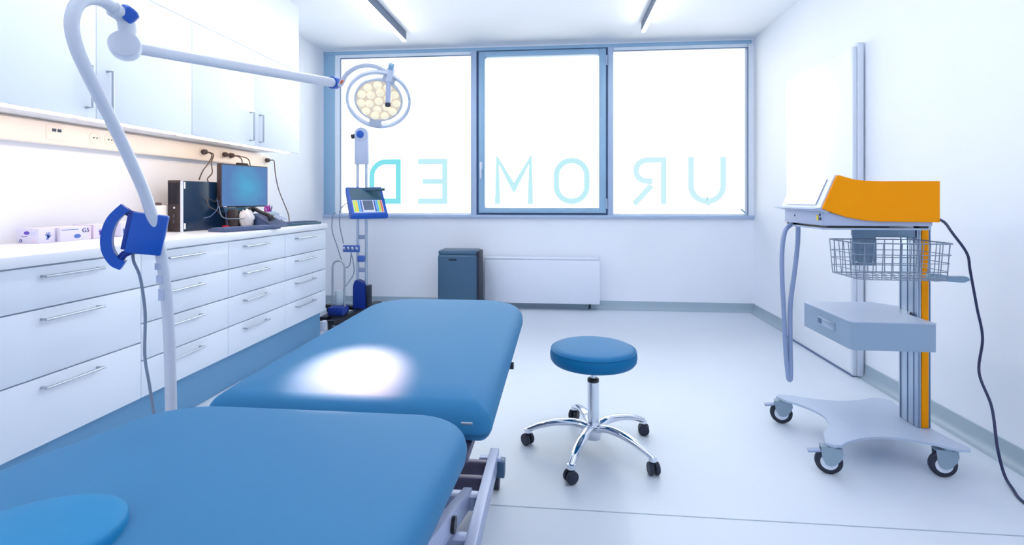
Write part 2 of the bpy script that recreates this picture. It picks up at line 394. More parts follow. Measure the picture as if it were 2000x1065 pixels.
# trunking
t = thing('power_trunking', 'cream socket trunking on the wall under the wall cabinets', 'trunking', (-2.42, 2.6, 1.36))
obj('channel', B(XL+.0005, -2.405, 1.47, 3.93, 1.360, 1.462, .004), cream_m, t)
def sock(y, z, schuko=True):
    s = obj('socket', L([(.034, 0), (.034, .004), (.024, .005), (.022, .001), (0, .001)], (-2.405, y, z), (1, 0, 0), 24), cream_m, t)
    if schuko:
        bm = T([(-2.404, y-.009, z), (-2.402, y-.009, z)], .004, 8); tube(bm, [(-2.404, y+.009, z), (-2.402, y+.009, z)], .004, 8)
        obj('socket_hole', bm, gap_m, s)
sz = 1.416
for y in (2.37, 2.455, 3.15, 3.36, 3.43, 3.88): sock(y, sz)
bm = B(-2.406, -2.400, 2.12, 2.22, 1.38, 1.45, .002); dp = obj('data_plate', bm, cream_m, t)
bm = B(-2.401, -2.397, 2.145, 2.162, 1.42, 1.434); box(bm, -2.401, -2.397, 2.170, 2.187, 1.42, 1.434); obj('data_port', bm, gap_m, dp)

# ------------------------------------------------------------------ treatment bed
def rrect(x0, x1, y0, y1, rf, rn, n=8):
    out = []
    for (cx, cy, a, r) in ((x1-rf, y1-rf, 0, rf), (x0+rf, y1-rf, 90, rf), (x0+rn, y0+rn, 180, rn), (x1-rn, y0+rn, 270, rn)):
        for k in range(n+1): out.append((cx+r*cos(R(a+90*k/n)), cy+r*sin(R(a+90*k/n))))
    return out
def cushion(x0, x1, y0, y1, z0, z1, rf, rn, e, dome=.006, eb=.034):
    bm = bmesh.new(); rs = []; prof = []
    for k in range(6): a = R(-90+90*k/5); prof.append((eb*(1-cos(a)), z0+eb+eb*sin(a)))
    for k in range(9): a = R(90*k/8); prof.append((e*(1-cos(a)), z1-e+e*sin(a)))
    for ins, z in prof:
        rs.append([V((x, y, z)) for x, y in rrect(x0+ins, x1-ins, y0+ins, y1-ins, max(.01, rf-ins), max(.01, rn-ins))])
    cx, cy = (x0+x1)/2, (y0+y1)/2
    last = rs[-1]
    for f, dz in ((.9, dome*.35), (.7, dome*.75), (.4, dome*.95), (.05, dome)):
        rs.append([V((cx+(p.x-cx)*f, cy+(p.y-cy)*f, z1+dz)) for p in last])
    return rings(bm, rs)
bed = thing('treatment_bed', 'blue upholstered height-adjustable treatment bed in two sections', 'treatment bed', (-.5, 1.2, 0))
fb = cushion(-.852, -.154, 1.108, 2.31, .540, .632, .20, .030, .050)
bmesh.ops.subdivide_edges(fb, edges=[e_ for e_ in fb.edges if e_.calc_length() > .12], cuts=8, use_grid_fill=True)
for v in fb.verts:
    if v.co.y < 1.21 and v.co.z > .57: v.co.z -= .012*((1.21-v.co.y)/.1)**2
fsec = obj('leg_cushion', fb, bed_m, bed, lab='far flat cushion with the bright lamp spot')
TILT = M.Translation((-.5, 1.045, .645)) @ M.Rotation(R(-7), 4, 'X')
def tilted(bm): bmesh.ops.transform(bm, matrix=TILT, verts=bm.verts); return bm
nb = tilted(cushion(-.375, .325, -.74, .012, -.092, -.004, .13, .10, .036, eb=.045))
nsec = obj('back_cushion', nb, bed_m, bed, lab='near cushion, raised towards the viewer')
# oval face insert
bm = bmesh.new(); rs = []
for s, z in ((1.0, -.02), (1.0, .0075), (.988, .0125), (.96, .0155), (.88, .0175), (.5, .0185), (.05, .019)):
    rs.append([V((-.092+.094*s*cos(a), -.568+.115*s*sin(a), z)) for a in [2*pi*j/40 for j in range(40)]])
obj('face_insert', tilted(rings(bm, rs)), bed2_m, nsec, lab='brighter blue oval face-hole plug')
# undersides and frame
obj('seat_board', B(-.80, -.20, 1.08, 2.2, .515, .537, .004), bedf2_m, bed)
obj('back_board', tilted(B(-.30, .295, -.70, -.03, -.115, -.094, .004)), bedf2_m, bed)
bm = B(-.76, -.72, .45, 2.1, .46, .515, .004); box(bm, -.28, -.24, .45, 2.1, .46, .515, .004); box(bm, -.76, -.24, 2.06, 2.1, .46, .51, .003); box(bm, -.76, -.24, .45, .49, .46, .51, .003)
obj('upper_frame', bm, bedf_m, bed)
for x0, x1 in ((-.264, -.230), (-.77, -.736)): obj('base_rail', B(x0, x1, .45, 1.90, .075, .140, .004), bedf_m, bed)
for y0, y1, z0, z1, mm in ((1.79, 1.815, .09, .138, bedf2_m), (1.70, 1.725, .085, .13, bedf2_m), (1.60, 1.64, .08, .125, bedf_m), (1.38, 1.42, .09, .135, bedf_m), (.62, .66, .08, .13, bedf2_m)):
    obj('cross_bar', B(-.74, -.264, y0, y1, z0, z1, .003), mm, bed)
def beam(bm, a, b, w, h):
    a = V(a); b = V(b); d = (b-a); ln = d.length; q = d.to_track_quat('Y', 'Z').to_matrix().to_4x4()
    return box(bm, -w/2, w/2, 0, ln, -h/2, h/2, .003, 2, M.Translation(a) @ q)
for x in (-.305, -.70):
    obj('scissor_arm', beam(bmesh.new(), (x, 1.64, .100), (x, .75, .420), .030, .06), bedf_m, bed)
    obj('scissor_arm', beam(bmesh.new(), (x+.04 if x < -.5 else x-.04, .70, .12), (x+.04 if x < -.5 else x-.04, 1.75, .46), .03, .055), bedf_m, bed)
obj('pivot', T([(-.40, 1.33, .212), (-.280, 1.33, .212)], .022, 16), black_m, bed)
obj('pivot', T([(-.72, 1.17, .29), (-.60, 1.17, .29)], .022, 16), black_m, bed)
obj('foot_bar', B(-.300, -.218, 1.845, 1.875, .055, .125, .004), bedf_m, bed)
for x in (-.215, -.78):
    for y in (1.885, .55):
        br = obj('caster_bracket', B(x-.020, x+.012, y-.045, y-.0, .055, .115, .004), bin_m, bed)
        obj('caster_wheel', T([(x-.032, y-.015, .0305), (x-.01, y-.015, .0305)], .030, 20), dark_m, br)
obj('side_knob', T([(-.19, 1.62, .552), (-.148, 1.62, .552)], .0115, 14), black_m, bed, lab='small black knob')
obj('hinge_clip', T([(-.215, 1.08, .604), (-.190, 1.08, .604)], .003, 10), steel_m, bed)
obj('link_plate', B(-.335, -.322, 1.22, 1.37, .10, .27, .003), bedf_m, bed)

# ------------------------------------------------------------------ stool
SX, SY = .149, 2.205
st = thing('rolling_stool', 'round turquoise-blue rolling stool with chrome five-star base', 'stool', (SX, SY, 0))
pr_ = [(.05, .382), (.165, .382), (.178, .386), (.186, .396), (.189, .412), (.188, .428), (.182, .441), (.170, .449), (.150, .4525), (.08, .454), (.001, .4545)]
obj('seat', L(pr_, (SX, SY, 0), seg=64), stool_m, st)
obj('piping', T([(SX+.1835*cos(a), SY+.1835*sin(a), .440) for a in [2*pi*i/60 for i in range(60)]], .0022, 8, True), stool_m, st)
obj('mount_plate', L([(.075, .366), (.085, .370), (.085, .381), (.03, .381)], (SX, SY, 0)), steel_m, st)
obj('gas_spring', L([(.0125, .24), (.0125, .37)], (SX, SY, 0), seg=20), chrome_m, st)
obj('collar', L([(.0235, .296), (.0255, .298), (.0255, .309), (.02, .313)], (SX, SY, 0), seg=24), black_m, st)
obj('column', L([(.027, .075), (.027, .11), (.0255, .13), (.0255, .297)], (SX, SY, 0), seg=28), chrome_m, st)
obj('hub', L([(.02, .045), (.033, .05), (.036, .075), (.034, .115), (.028, .125)], (SX, SY, 0), seg=28), chrome_m, st)
for a in (105, 177, 249, 321, 33):
    c, s = cos(R(a)), sin(R(a)); f = lambda r, z: V((SX+c*r, SY+s*r, z))
    leg = obj('leg', T(smooth([f(.02, .095), f(.08, .112), (f(.16, .108)), f(.23, .091), f(.275, .073), f(.292, .066)], 4), [.024-.0105*min(1, i/20) for i in range(21)], 14, flat=.72), chrome_m, st)
    obj('caster_housing', L([(.008, .075), (.016, .072), (.017, .055), (.008, .052)], f(.287, 0), seg=14), chrome_m, leg)
    # twin wheel caster
    aa = R(a+50); ax = V((cos(aa), sin(aa), 0)); w = f(.290, .0255)
    bm = bmesh.new()
    for k in (-1, 1): lathe(bm, [(.006, -.008), (.023, -.008), (.0252, -.005), (.0252, .005), (.022, .009), (.006, .0095)], w+ax*k*.0125, ax*k, 22)
    cyl(bm, w-ax*.02, w+ax*.02, .009, 12); box(bm, w.x-.008, w.x+.008, w.y-.008, w.y+.008, .03, .058, .003)
    obj('caster', bm, dark_m, leg)

# ------------------------------------------------------------------ orange device trolley
tx = V((1.32, 2.3, 0))
tr_ = thing('equipment_trolley', 'pale blue-grey four-wheeled trolley with orange-striped column and drawer', 'trolley', tx)
# base plate with scalloped sides
def scal(p, q, depth, n=12, inward=(0, 0)):
    return [(p[0]+(q[0]-p[0])*k/n+inward[0]*depth*sin(pi*k/n)**.8, p[1]+(q[1]-p[1])*k/n+inward[1]*depth*sin(pi*k/n)**.8) for k in range(1, n)]
poly = [(1.05, 2.075), (1.072, 2.055), (1.10, 2.056)]+scal((1.10, 2.056), (1.53, 2.064), .085, 14, (0, 1))+[(1.53, 2.064), (1.572, 2.062), (1.585, 2.085)]
poly += scal((1.585, 2.085), (1.585, 2.53), .03, 10, (-1, 0))+[(1.585, 2.53), (1.56, 2.56), (1.50, 2.56)]+scal((1.50, 2.56), (1.13, 2.56), .05, 10, (0, -1))+[(1.13, 2.56), (1.08, 2.565), (1.055, 2.54), (1.08, 2.49)]
poly += scal((1.08, 2.49), (1.09, 2.17), .085, 12, (1, 0))+[(1.09, 2.17)]
obj('base_plate', prism(bmesh.new(), poly, .124, .134, bev=.001), trol_m, tr_)
for i, (x, y, brk) in enumerate(((1.522, 2.115, 0), (1.085, 2.095, 1), (1.095, 2.545, 1), (1.53, 2.53, 0))):
    ax = V((.25, .97, 0)).normalized() if brk else V((.12, .99, 0)).normalized(); fw = V((ax.y, -ax.x, 0))
    w = V((x, y, .0505))-fw*.012
    bm = bmesh.new()
    cyl(bm, (x, y, .105), (x, y, .124), .020, 16)
    for k in (-1, 1):
        # fork cheek: rounded plate
        c = w+ax*k*.016; pl = []
        pts = [(.045, .062), (-.030, .062), (-.026, .02), (-.012, -.010), (.004, -.016), (.022, -.008), (.040, .016), (.048, .04)]
        r0 = [c+fw*p[0]+V((0, 0, p[1]*.92))-ax*.0015 for p in pts]; r1 = [q+ax*.003 for q in r0]
        q_ = bmesh.new(); rings(q_, [r0, r1]); merge(bm, q_)
    c0 = w+V((0, 0, .057)); box(bm, -.030, .045, -.018, .018, -.003, .003, .001, 1, M.Translation(c0) @ M(((fw.x, ax.x, 0, 0), (fw.y, ax.y, 0, 0), (0, 0, 1, 0), (0, 0, 0, 1))))
    cs = obj('caster', bm, cast_m, tr_)
    obj('wheel', L([(.014, -.011), (.044, -.011), (.0495, -.006), (.0495, .006), (.044, .011), (.014, .011)], w, ax, 28), dark_m, cs)
    obj('wheel_hub', L([(.004, -.0125), (.031, -.012), (.031, .012), (.004, .0125)], w, ax, 24), lampl_m, cs)
    if brk:
        q_ = box(bmesh.new(), -.075, -.028, -.014, .014, -.004, .004, .002, 1, M.Translation(w+V((0, 0, .045))) @ M(((fw.x, ax.x, 0, 0), (fw.y, ax.y, 0, 0), (0, 0, 1, 0), (0, 0, 0, 1))) @ M.Rotation(R(-12), 4, 'Y'))
        obj('brake_pedal', q_, hose_m, cs)
# column
co = obj('column', B(1.502, 1.557, 2.245, 2.36, .134, .975, .003), alu_m, tr_)
bm = bmesh.new()
for y in (2.262, 2.30, 2.345): box(bm, 1.5005, 1.503, y, y+.004, .134, .975)
for x in (1.508, 1.5505): box(bm, x, x+.002, 2.2435, 2.246, .134, .975)
obj('groove', bm, groove_m, co)
obj('orange_strip', B(1.518, 1.544, 2.240, 2.247, .136, .972, .001), orange_m, co, lab='orange stripe')
# drawer
dpoly = [(1.152, 2.10), (1.160, 2.085), (1.175, 2.08), (1.457, 2.08), (1.457, 2.49), (1.40, 2.52), (1.175, 2.50), (1.152, 2.48)]
dpoly = [(1.150, 2.105), (1.154, 2.09), (1.168, 2.082), (1.462, 2.082), (1.462, 2.235), (1.56, 2.37), (1.46, 2.49), (1.165, 2.475), (1.150, 2.46)]
dr = obj('drawer_unit', prism(bmesh.new(), dpoly, .500, .608, bev=.001), mat('drawer_grey_blue', (146, 168, 190), .35), tr_)
obj('drawer_top', prism(bmesh.new(), [(x+(.002 if x > 1.3 else -.002), y) for x, y in dpoly], .608, .6125), trol_m, dr)
bm = B(1.1455, 1.151, 2.195, 2.33, .545, .578, .001); hd = obj('drawer_handle', bm, alu_m, dr)
obj('lock', B(1.1440, 1.147, 2.30, 2.325, .550, .573), groove_m, hd)
# basket
bm = bmesh.new(); wr = .0017
def brect(e, z, n=1):
    x0, x1, y0, y1 = 1.152-e, 1.478+e, 2.03-e, 2.232; r = .03
    return [(x, y, z) for x, y in rrect(x0, x1, y0, y1, r*.5, r, 4)]
zs = [.788, .82, .852, .884, .928]
for k, z in enumerate(zs): tube(bm, brect(.012*(k/4), z), .0028 if k == 4 else wr, 6, True)
n = 9
for k in range(n+1):
    x = 1.165+(1.465-1.165)*k/n
    for ya, yb in ((2.03, 2.018), (2.231, 2.232)): tube(bm, [(x, ya, .788), (x, yb, .928)], wr, 6)
    tube(bm, [(x, 2.03, .788), (x, 2.232, .788)], wr, 6)
for k in range(6):
    y = 2.05+.17*k/5
    for xa, xb in ((1.152, 1.140), (1.478, 1.490)): tube(bm, [(xa, y, .788), (xb, y, .928)], wr, 6)
    if k % 2: tube(bm, [(1.152, y, .788), (1.478, y, .788)], wr, 6)
obj('wire_basket', bm, mat('zinc_wire', (138, 150, 168), .4, metal=.6), tr_)
obj('side_handle', prism(bmesh.new(), [(1.47, .775), (1.478, .80), (1.52, .797), (1.56, .788), (1.615, .790), (1.625, .775), (1.60, .765), (1.53, .770), (1.49, .768)], 0, .03, XZ(2.13), .003), plate_m, tr_)
# bracket plate under device
bm = B(1.245, 1.340, 2.245, 2.251, .815, .985, .003); 
bp_ = obj('bracket_plate', bm, plate_m, tr_)
bm = bmesh.new()
for x in (1.258, 1.327): cyl(bm, (x, 2.246, .83), (x, 2.242, .83), .005, 10)
obj('screw', bm, lampl_m, bp_)
obj('head_bracket', B(1.30, 1.50, 2.25, 2.36, .935, .985, .004), plate_m, tr_)
obj('shelf_plate', prism(bmesh.new(), [(1.045, 2.09), (1.45, 2.09), (1.45, 2.243), (1.556, 2.243), (1.556, 2.37), (1.045, 2.37)], .976, .983), trol_m, tr_)
# the device on top
dv = thing('treatment_device', 'orange and white desktop device with slanted front on top of the trolley', 'medical device', (1.25, 2.22, .984))
cpoly = [(1.045, 2.10), (1.050, 2.088), (1.065, 2.082), (1.45, 2.082), (1.45, 2.42), (1.045, 2.42)]
cs = obj('casing', prism(bmesh.new(), cpoly, .992, 1.05, bev=.002), casing_m, dv)
bm = B(1.07, 1.30, 2.10, 2.40, .9835, .992); box(bm, 1.405, 1.44, 2.09, 2.12, .9835, .992); box(bm, 1.05, 1.075, 2.36, 2.41, .9835, .992)
obj('rubber_foot', bm, black_m, dv)
# orange side cheek profile in XZ
side = [(1.037, 1.060), (1.092, 1.1905), (1.10, 1.192), (1.125, 1.184), (1.16, 1.174), (1.20, 1.170), (1.26, 1.168), (1.468, 1.168), (1.468, 1.008), (1.25, 1.010), (1.19, 1.0145), (1.13, 1.026), (1.08, 1.042)]
obj('orange_side', prism(bmesh.new(), side, 0, .010, XZ(2.070), .001), orange_m, dv, lab='orange side cheek')
obj('orange_side', prism(bmesh.new(), side, 0, .010, XZ(2.428), .001), orange_m, dv, lab='orange side cheek')
inner = [(1.03, 1.052), (1.031, 1.058), (1.088, 1.194), (1.10, 1.196), (1.125, 1.187), (1.16, 1.176), (1.20, 1.1715), (1.26, 1.169), (1.466, 1.169), (1.466, 1.02), (1.10, 1.035)]
obj('housing', prism(bmesh.new(), inner, 0, .344, XZ(2.082), .001), lampl_m, dv)
obj('slanted_display', prism(bmesh.new(), [(1.034, 1.075), (1.0325, 1.0755), (1.078, 1.181), (1.0795, 1.180)], 0, .27, XZ(2.12)), white_m, dv)
obj('front_lip', prism(bmesh.new(), [(1.005, 1.057), (1.005, 1.060), (1.032, 1.064), (1.05, 1.052)], 0, .36, XZ(2.075)), casing_m, dv)
bm = B(1.0430, 1.046, 2.118, 2.130, 1.012, 1.034); obj('warning_label', bm, yellow_m, cs, lab='small yellow label')
bm = B(1.0425, 1.046, 2.098, 2.112, 1.013, 1.024); box(bm, 1.0425, 1.046, 2.102, 2.108, 1.029, 1.040); obj('marking', bm, navy_m, cs)
obj('mark', L([(.0045, 0), (.004, .002)], (1.045, 2.32, 1.025), (-1, 0, 0), 12), navy_m, cs)
# hose loop
ho = T(smooth([(1.05, 2.36, .984), (1.015, 2.345, .955), (.997, 2.335, .87), (.995, 2.33, .74), (1.002, 2.33, .60), (1.010, 2.33, .42), (1.020, 2.33, .31), (1.026, 2.33, .289), (1.032, 2.33, .31), (1.030, 2.33, .45), (1.028, 2.325, .62), (1.042, 2.315, .78), (1.052, 2.31, .90), (1.054, 2.31, .984)], 6), .0098, 12)
obj('hanging_hose', ho, hose_m, dv)
pc = T(smooth([(1.46, 2.085, 1.026), (1.52, 2.12, 1.005), (1.60, 2.191, .96), (1.70, 2.25, .87), (1.75, 2.299, .79), (1.80, 2.33, .63), (1.815, 2.32, .50), (1.78, 2.293, .36), (1.755, 2.20, .251), (1.72, 2.13, .12), (1.72, 2.10, .03), (1.70, 2.04, .007), (1.666, 1.953, .006), (1.67, 1.80, .006), (1.74, 1.6, .006)], 8), .0052, 8)
obj('power_cord', pc, ncable_m, dv, lab='dark navy power cord')

# ------------------------------------------------------------------ radiator and bin
ra = thing('radiator', 'wide flat white panel radiator on the wall below the window', 'radiator', (-.16, 4.95, .06))
obj('front_panel', B(-.735, .393, 4.878, 4.90, .07, .498, .006), rad_m, ra)
obj('core', B(-.72, .38, 4.90, 4.965, .08, .50), rad_m, ra)
obj('top_grille', B(-.735, .393, 4.878, 4.975, .500, .522, .005), rad_m, ra)
bm = bmesh.new()
for x in (-.60, .26): box(bm, x, x+.03, 4.962, YW-.001, .12, .45)
obj('wall_bracket', bm, rad_m, ra)
obj('valve', T([(.30, 4.93, .08), (.30, 4.93, .025), (.285, 4.93, .018)], .010, 10), bind_m, ra)
bi = thing('waste_bin', 'slate-blue rectangular waste bin standing left of the radiator', 'bin', (-.94, 4.69, 0))
obj('body', B(-1.135, -.765, 4.57, 4.84, .002, .575, .022, 4), bin_m, bi)
obj('lid', B(-1.130, -.770, 4.575, 4.835, .572, .612, .012, 3), bin_m, bi)
obj('hinge_panel', B(-.785, -.745, 4.60, 4.84, .01, .60, .008), bind_m, bi)
obj('grip', B(-1.03, -.955, 4.566, 4.572, .520, .535, .002), bind_m, bi)

# ------------------------------------------------------------------ examination lamp
LX, LY = -1.2, 1.44
lm = thing('examination_lamp', 'white curved-pole examination lamp shining on the blue bed', 'medical lamp', (LX, LY, 0))
pole = smooth([(-1.2, 1.44, .10), (-1.2, 1.436, .454), (-1.2, 1.425, .72), (-1.2, 1.398, .926), (-1.2, 1.351, 1.082), (-1.2, 1.29, 1.205), (-1.2, 1.225, 1.317), (-1.2, 1.165, 1.415), (-1.2, 1.133, 1.475), (-1.2, 1.120, 1.53), (-1.2, 1.132, 1.582), (-1.2, 1.165, 1.612), (-1.2, 1.205, 1.621), (-1.2, 1.245, 1.612)], 6)
obj('pole', T(pole, .0155, 20), lampw_m, lm)
obj('elbow', T(smooth([(-1.2, 1.235, 1.612), (-1.2, 1.268, 1.603), (-1.2, 1.278, 1.575), (-1.2, 1.275, 1.545)], 5), .021, 20), lampw_m, lm)
obj('elbow_cap', L([(.0205, -.019), (.0235, -.017), (.0235, .014), (.018, .020), (.001, .022)], (-1.192, 1.270, 1.610), V((.45, .35, .82)), 24), blue_m, lm, lab='blue cap')
jp = V((-1.2, 1.272, 1.523))
jd = V((.62, -.76, .10)).normalized()
obj('joint', L([(.030, -.024), (.036, -.020), (.038, 0), (.038, .018), (.035, .022), (.001, .023)], jp, jd, 36), lampl_m, lm)
obj('joint_cover', L([(.035, .0225), (.035, .0265), (.001, .0275)], jp, jd, 36), lampw_m, lm)
ae = V((-1.106, 2.33, 1.667))
obj('spring_arm', T([jp+V((.004, .03, .004)), jp.lerp(ae, .5), ae], [.0165, .0195, .0225], 20), lampw_m, lm)
ad = (ae-jp).normalized()
obj('arm_collar', L([(.020, -.03), (.029, -.028), (.031, -.006), (.029, .012), (.018, .016)], ae+ad*.03, ad, 24), blue_m, lm, lab='blue collar')
# lamp head
n = LDIR; u = V((1, 0, 0)); u = (u-n*u.dot(n)).normalized(); w = n.cross(u)
if w.z < 0: w = -w
def hp(a, b, c=0): return LAMP_C+u*a+w*b+n*c
obj('swivel', T([ae+ad*.035, ae+ad*.06], .020, 18), lampl_m, lm)
sw = ae+ad*.06
hd = obj('reflector_housing', L([(.06, -.075), (.09, -.065), (.112, -.03), (.118, 0), (.118, .006), (.112, .008), (.108, .004), (.001, .004)], LAMP_C, n, 56), lampl_m, lm)
def flatring(r0, r1, t, nn=64):
    bm = bmesh.new(); rs = []
    for j in range(nn):
        a = 2*pi*j/nn; rs.append([hp(r*cos(a), r*sin(a), c) for r, c in ((r0, -t), (r1, -t), (r1, t), (r0, t))])
    return rings(bm, rs, closed=True)
obj('outer_ring', flatring(.143, .157, .012), lampl_m, lm)
bm = bmesh.new()
for a in (55, 249):
    p, q = hp(.115*cos(R(a)), .115*sin(R(a))), hp(.15*cos(R(a)), .15*sin(R(a)))
    t_ = (q-p); side_ = n.cross(t_).normalized()*.030
    q_ = bmesh.new(); rings(q_, [[p-side_-n*.012, p+side_-n*.012, p+side_+n*.012, p-side_+n*.012], [q-side_-n*.012, q+side_-n*.012, q+side_+n*.012, q-side_+n*.012]]); merge(bm, q_)
obj('ring_bridge', bm, lampw_m, lm)
# yoke arc from swivel over the top to the pivot
pv = hp(.095, .150, -.01)
obj('yoke', T(smooth([sw, hp(-.163, .095, -.03), hp(-.120, .145, -.03), hp(-.055, .174, -.03), hp(.015, .166, -.03), hp(.07, .130, -.02)], 6), .0125, 14, flat=.8), lampw_m, lm)
obj('red_mark', T([hp(-.158, .107, -.016), hp(-.144, .122, -.016)], .006, 8), orr_m, lm)
obj('pivot_block', T([hp(.092, .150, -.01), hp(.070, .098, .0)], .021, 18), lampl_m, lm)
obj('pivot_knob', T([hp(.090, .148, -.005), hp(.102, .176, -.005)], .014, 18), frame_m, lm)
hr = obj('sterile_handle', T([hp(.070, .100, .01), hp(.062, .060, .05), hp(.052, .02, .085)], .0115, 16), casing_m, lm)
obj('handle_tip', T([hp(.052, .02, .083), hp(.051, .012, .093)], .0135, 16), bind_m, hr)
lens_m = mat('warm_lens', (236, 226, 196), .3, emit=(255, 240, 205), estr=.30)
lensd_m = mat('cream_reflector', (226, 214, 196), .35, emit=(255, 235, 200), estr=.14)
obj('lens_plate', L([(.107, .004), (.107, .008), (.001, .009)], LAMP_C, n, 48), lensd_m, hd)
k = 0
for r_, nn_ in ((.0, 1), (.048, 6), (.086, 11)):
    for j in range(nn_):
        a = 2*pi*j/nn_+r_*3
        c_ = hp(r_*cos(a), r_*sin(a), 0)
        obj('lens', L([(.0205, .008), (.020, .014), (.012, .019), (.001, .0205)], c_, n, 8), lens_m, hd); k += 1
obj('mobile_base', L([(.03, .075), (.06, .085), (.05, .10), (.022, .12), (.019, .16)], (LX, LY, 0), seg=28), lampw_m, lm)
for a in (45, 117, 189, 261, 333):
    c, s = cos(R(a)), sin(R(a)); f = lambda r, z: V((LX+c*r, LY+s*r, z))
    lg = obj('foot', T([f(.04, .085), f(.25, .066)], [.018, .013], 12), lampw_m, lm)
    obj('caster', T([f(.25, .028)-V((-s, c, 0))*.016, f(.25, .028)+V((-s, c, 0))*.016], .0275, 18), dark_m, lg)
# cobalt grip block on the pole
tiltb = M.Translation((-1.222, 1.366, .996)) @ M.Rotation(R(36), 4, 'Z') @ M.Rotation(R(10), 4, 'Y')
gb = obj('clamp_block', box(bmesh.new(), -.040, .048, -.022, .030, -.060, .060, .005, 3, tiltb), blue_m, lm, lab='cobalt blue clamp block')
obj('block_edge', box(bmesh.new(), -.050, -.038, -.020, .024, -.052, .052, .003, 2, tiltb), blued_m, gb)
_p = [tiltb @ V(p) for p in smooth([(-.040, 0, .052), (-.075, 0, .060), (-.108, 0, .072), (-.125, 0, .045), (-.138, 0, .0), (-.128, 0, -.045), (-.095, 0, -.078), (-.055, 0, -.072), (-.030, 0, -.056)], 5)]
q_ = bmesh.new(); rs = []
P = smooth([(-.060, 0, .070), (-.082, 0, .032), (-.088, 0, -.012), (-.080, 0, -.055), (-.058, 0, -.088), (-.036, 0, -.098)], 6)
for i, p in enumerate(P):
    dd = (P[min(i+1, len(P)-1)]-P[max(0, i-1)]).normalized(); nn_ = V((dd.z, 0, -dd.x))
    rs.append([tiltb @ (p+nn_*a*.013+V((0, b*.020, 0))) for a, b in ((-1, -1), (1, -1), (1, 1), (-1, 1))])
obj('curved_grip', rings(q_, rs), blue_m, gb, lab='cobalt blue C-shaped grip')
obj('grip_link', T([tiltb @ V((-.060, 0, .060)), tiltb @ V((-.048, 0, .053)), tiltb @ V((-.030, 0, .050))], .0105, 10), blued_m, gb)
bm = T([tiltb @ V((-.050, 0, -.086)), tiltb @ V((-.040, 0, -.066)), tiltb @ V((-.025, 0, -.055))], .0105, 10)
obj('grip_link', bm, blued_m, gb)
# sticker on the pole
bm = bmesh.new()
for z0, z1 in ((.885, .905), (.845, .868), (.79, .825)):
    y = 1.398+.027*(.926-z0)/.2
    box(bm, -1.212, -1.194, y-.0170, y-.012, z0, z1)
obj('pole_label', bm, casing_m, lm)
cb = T(smooth([(-1.250, 1.352, .950), (-1.256, 1.36, .915), (-1.262, 1.39, .86), (-1.264, 1.41, .75), (-1.265, 1.41, .62), (-1.25, 1.41, .53), (-1.235, 1.41, .44), (-1.225, 1.42, .30), (-1.215, 1.45, .13)], 6), .0042, 8)
obj('lamp_cable', cb, bcable_m, lm)

# ------------------------------------------------------------------ console stand by the window
ST = V((-1.84, 4.5, 0))
cs_ = thing('console_stand', 'upright twin-rail stand with blue slanted console beside the window', 'equipment stand', ST)
for x in (-1.880, -1.797): obj('rail', T([(x, 4.5, .08), (x, 4.5, 1.48)], .0135, 12), alu_m, cs_)
for z in (.74, .43): obj('cross_brace', B(-1.88, -1.797, 4.49, 4.51, z-.02, z+.02, .002), hose_m, cs_)
bm = B(-1.905, -1.775, 4.478, 4.522, 1.42, 1.70, .004); lathe(bm, [(.062, -.026), (.065, -.022), (.065, .018), (.062, .022)], (-1.84, 4.5, 1.70), (0, 1, 0), 32)
hd = obj('head_plate', bm, casing_m, cs_)
obj('blue_knob', L([(.034, 0), (.034, .012), (.028, .016), (.001, .017)], (-1.845, 4.476, 1.70), (0, -1, 0), 24), blue_m, hd)
obj('side_knob', T([(-1.905, 4.49, 1.685), (-1.935, 4.49, 1.68)], .022, 14), dark_m, hd)
# console
cpts = [(4.50, 1.20), (4.48, 1.205), (4.28, .955), (4.285, .92), (4.35, .915), (4.51, 1.15)]
SH = M(((1, .0, -.26, .30), (0, 1, 0, 0), (0, 0, 1, 0), (0, 0, 0, 1)))
bm = prism(bmesh.new(), cpts, 0, .33, YZ(-1.92), .006); bmesh.ops.transform(bm, matrix=M.Translation((-1.76, 4.40, 1.06)) @ M.Rotation(R(37), 4, 'Z') @ M.Translation((1.76, -4.40, -1.06)), verts=bm.verts)
con = obj('console', bm, blue_m, cs_, lab='cobalt blue slanted control console')
RT = M.Translation((-1.76, 4.40, 1.06)) @ M.Rotation(R(37), 4, 'Z') @ M.Translation((1.76, -4.40, -1.06))
def onface(bmx, x0, x1, s0, s1, off=.002):   # s along the slanted face 0 top .. 1 bottom
    a = V((0, 4.48, 1.205)); b = V((0, 4.28, .955)); nn = V((0, -.781, .625))
    pts = []
    q = bmesh.new()
    r0 = [V((x0, 0, 0))+a.lerp(b, s0)+nn*.0, V((x1, 0, 0))+a.lerp(b, s0)+nn*.0, V((x1, 0, 0))+a.lerp(b, s1), V((x0, 0, 0))+a.lerp(b, s1)]
    rings(q, [[p-nn*.001 for p in r0], [p+nn*off for p in r0]]); merge(bmx, q, RT); return bmx
obj('display', onface(bmesh.new(), -1.895, -1.615, .04, .46), teal_m, con)
obj('key_panel', onface(bmesh.new(), -1.890, -1.620, .48, .92), lampl_m, con)
kp = obj('keypad', onface(bmesh.new(), -1.80, -1.71, .50, .84, .004), lside_m, con)
for k, m_ in enumerate((lime_m, yellow_m, cyan_m, blp_m)):
    obj('key_strip', onface(bmesh.new(), -1.885+.02*k, -1.869+.02*k, .50, .90, .0035), m_, con)
    obj('key_strip', onface(bmesh.new(), -1.641-.02*k, -1.625-.02*k, .50, .90, .0035), (orr_m, lime_m, cyan_m, blp_m)[k], con)
bm = T([(-1.99, 4.46, 1.195), (-1.60, 4.46, 1.205)], .004, 8); obj('hanging_rod', bm, hose_m, cs_)
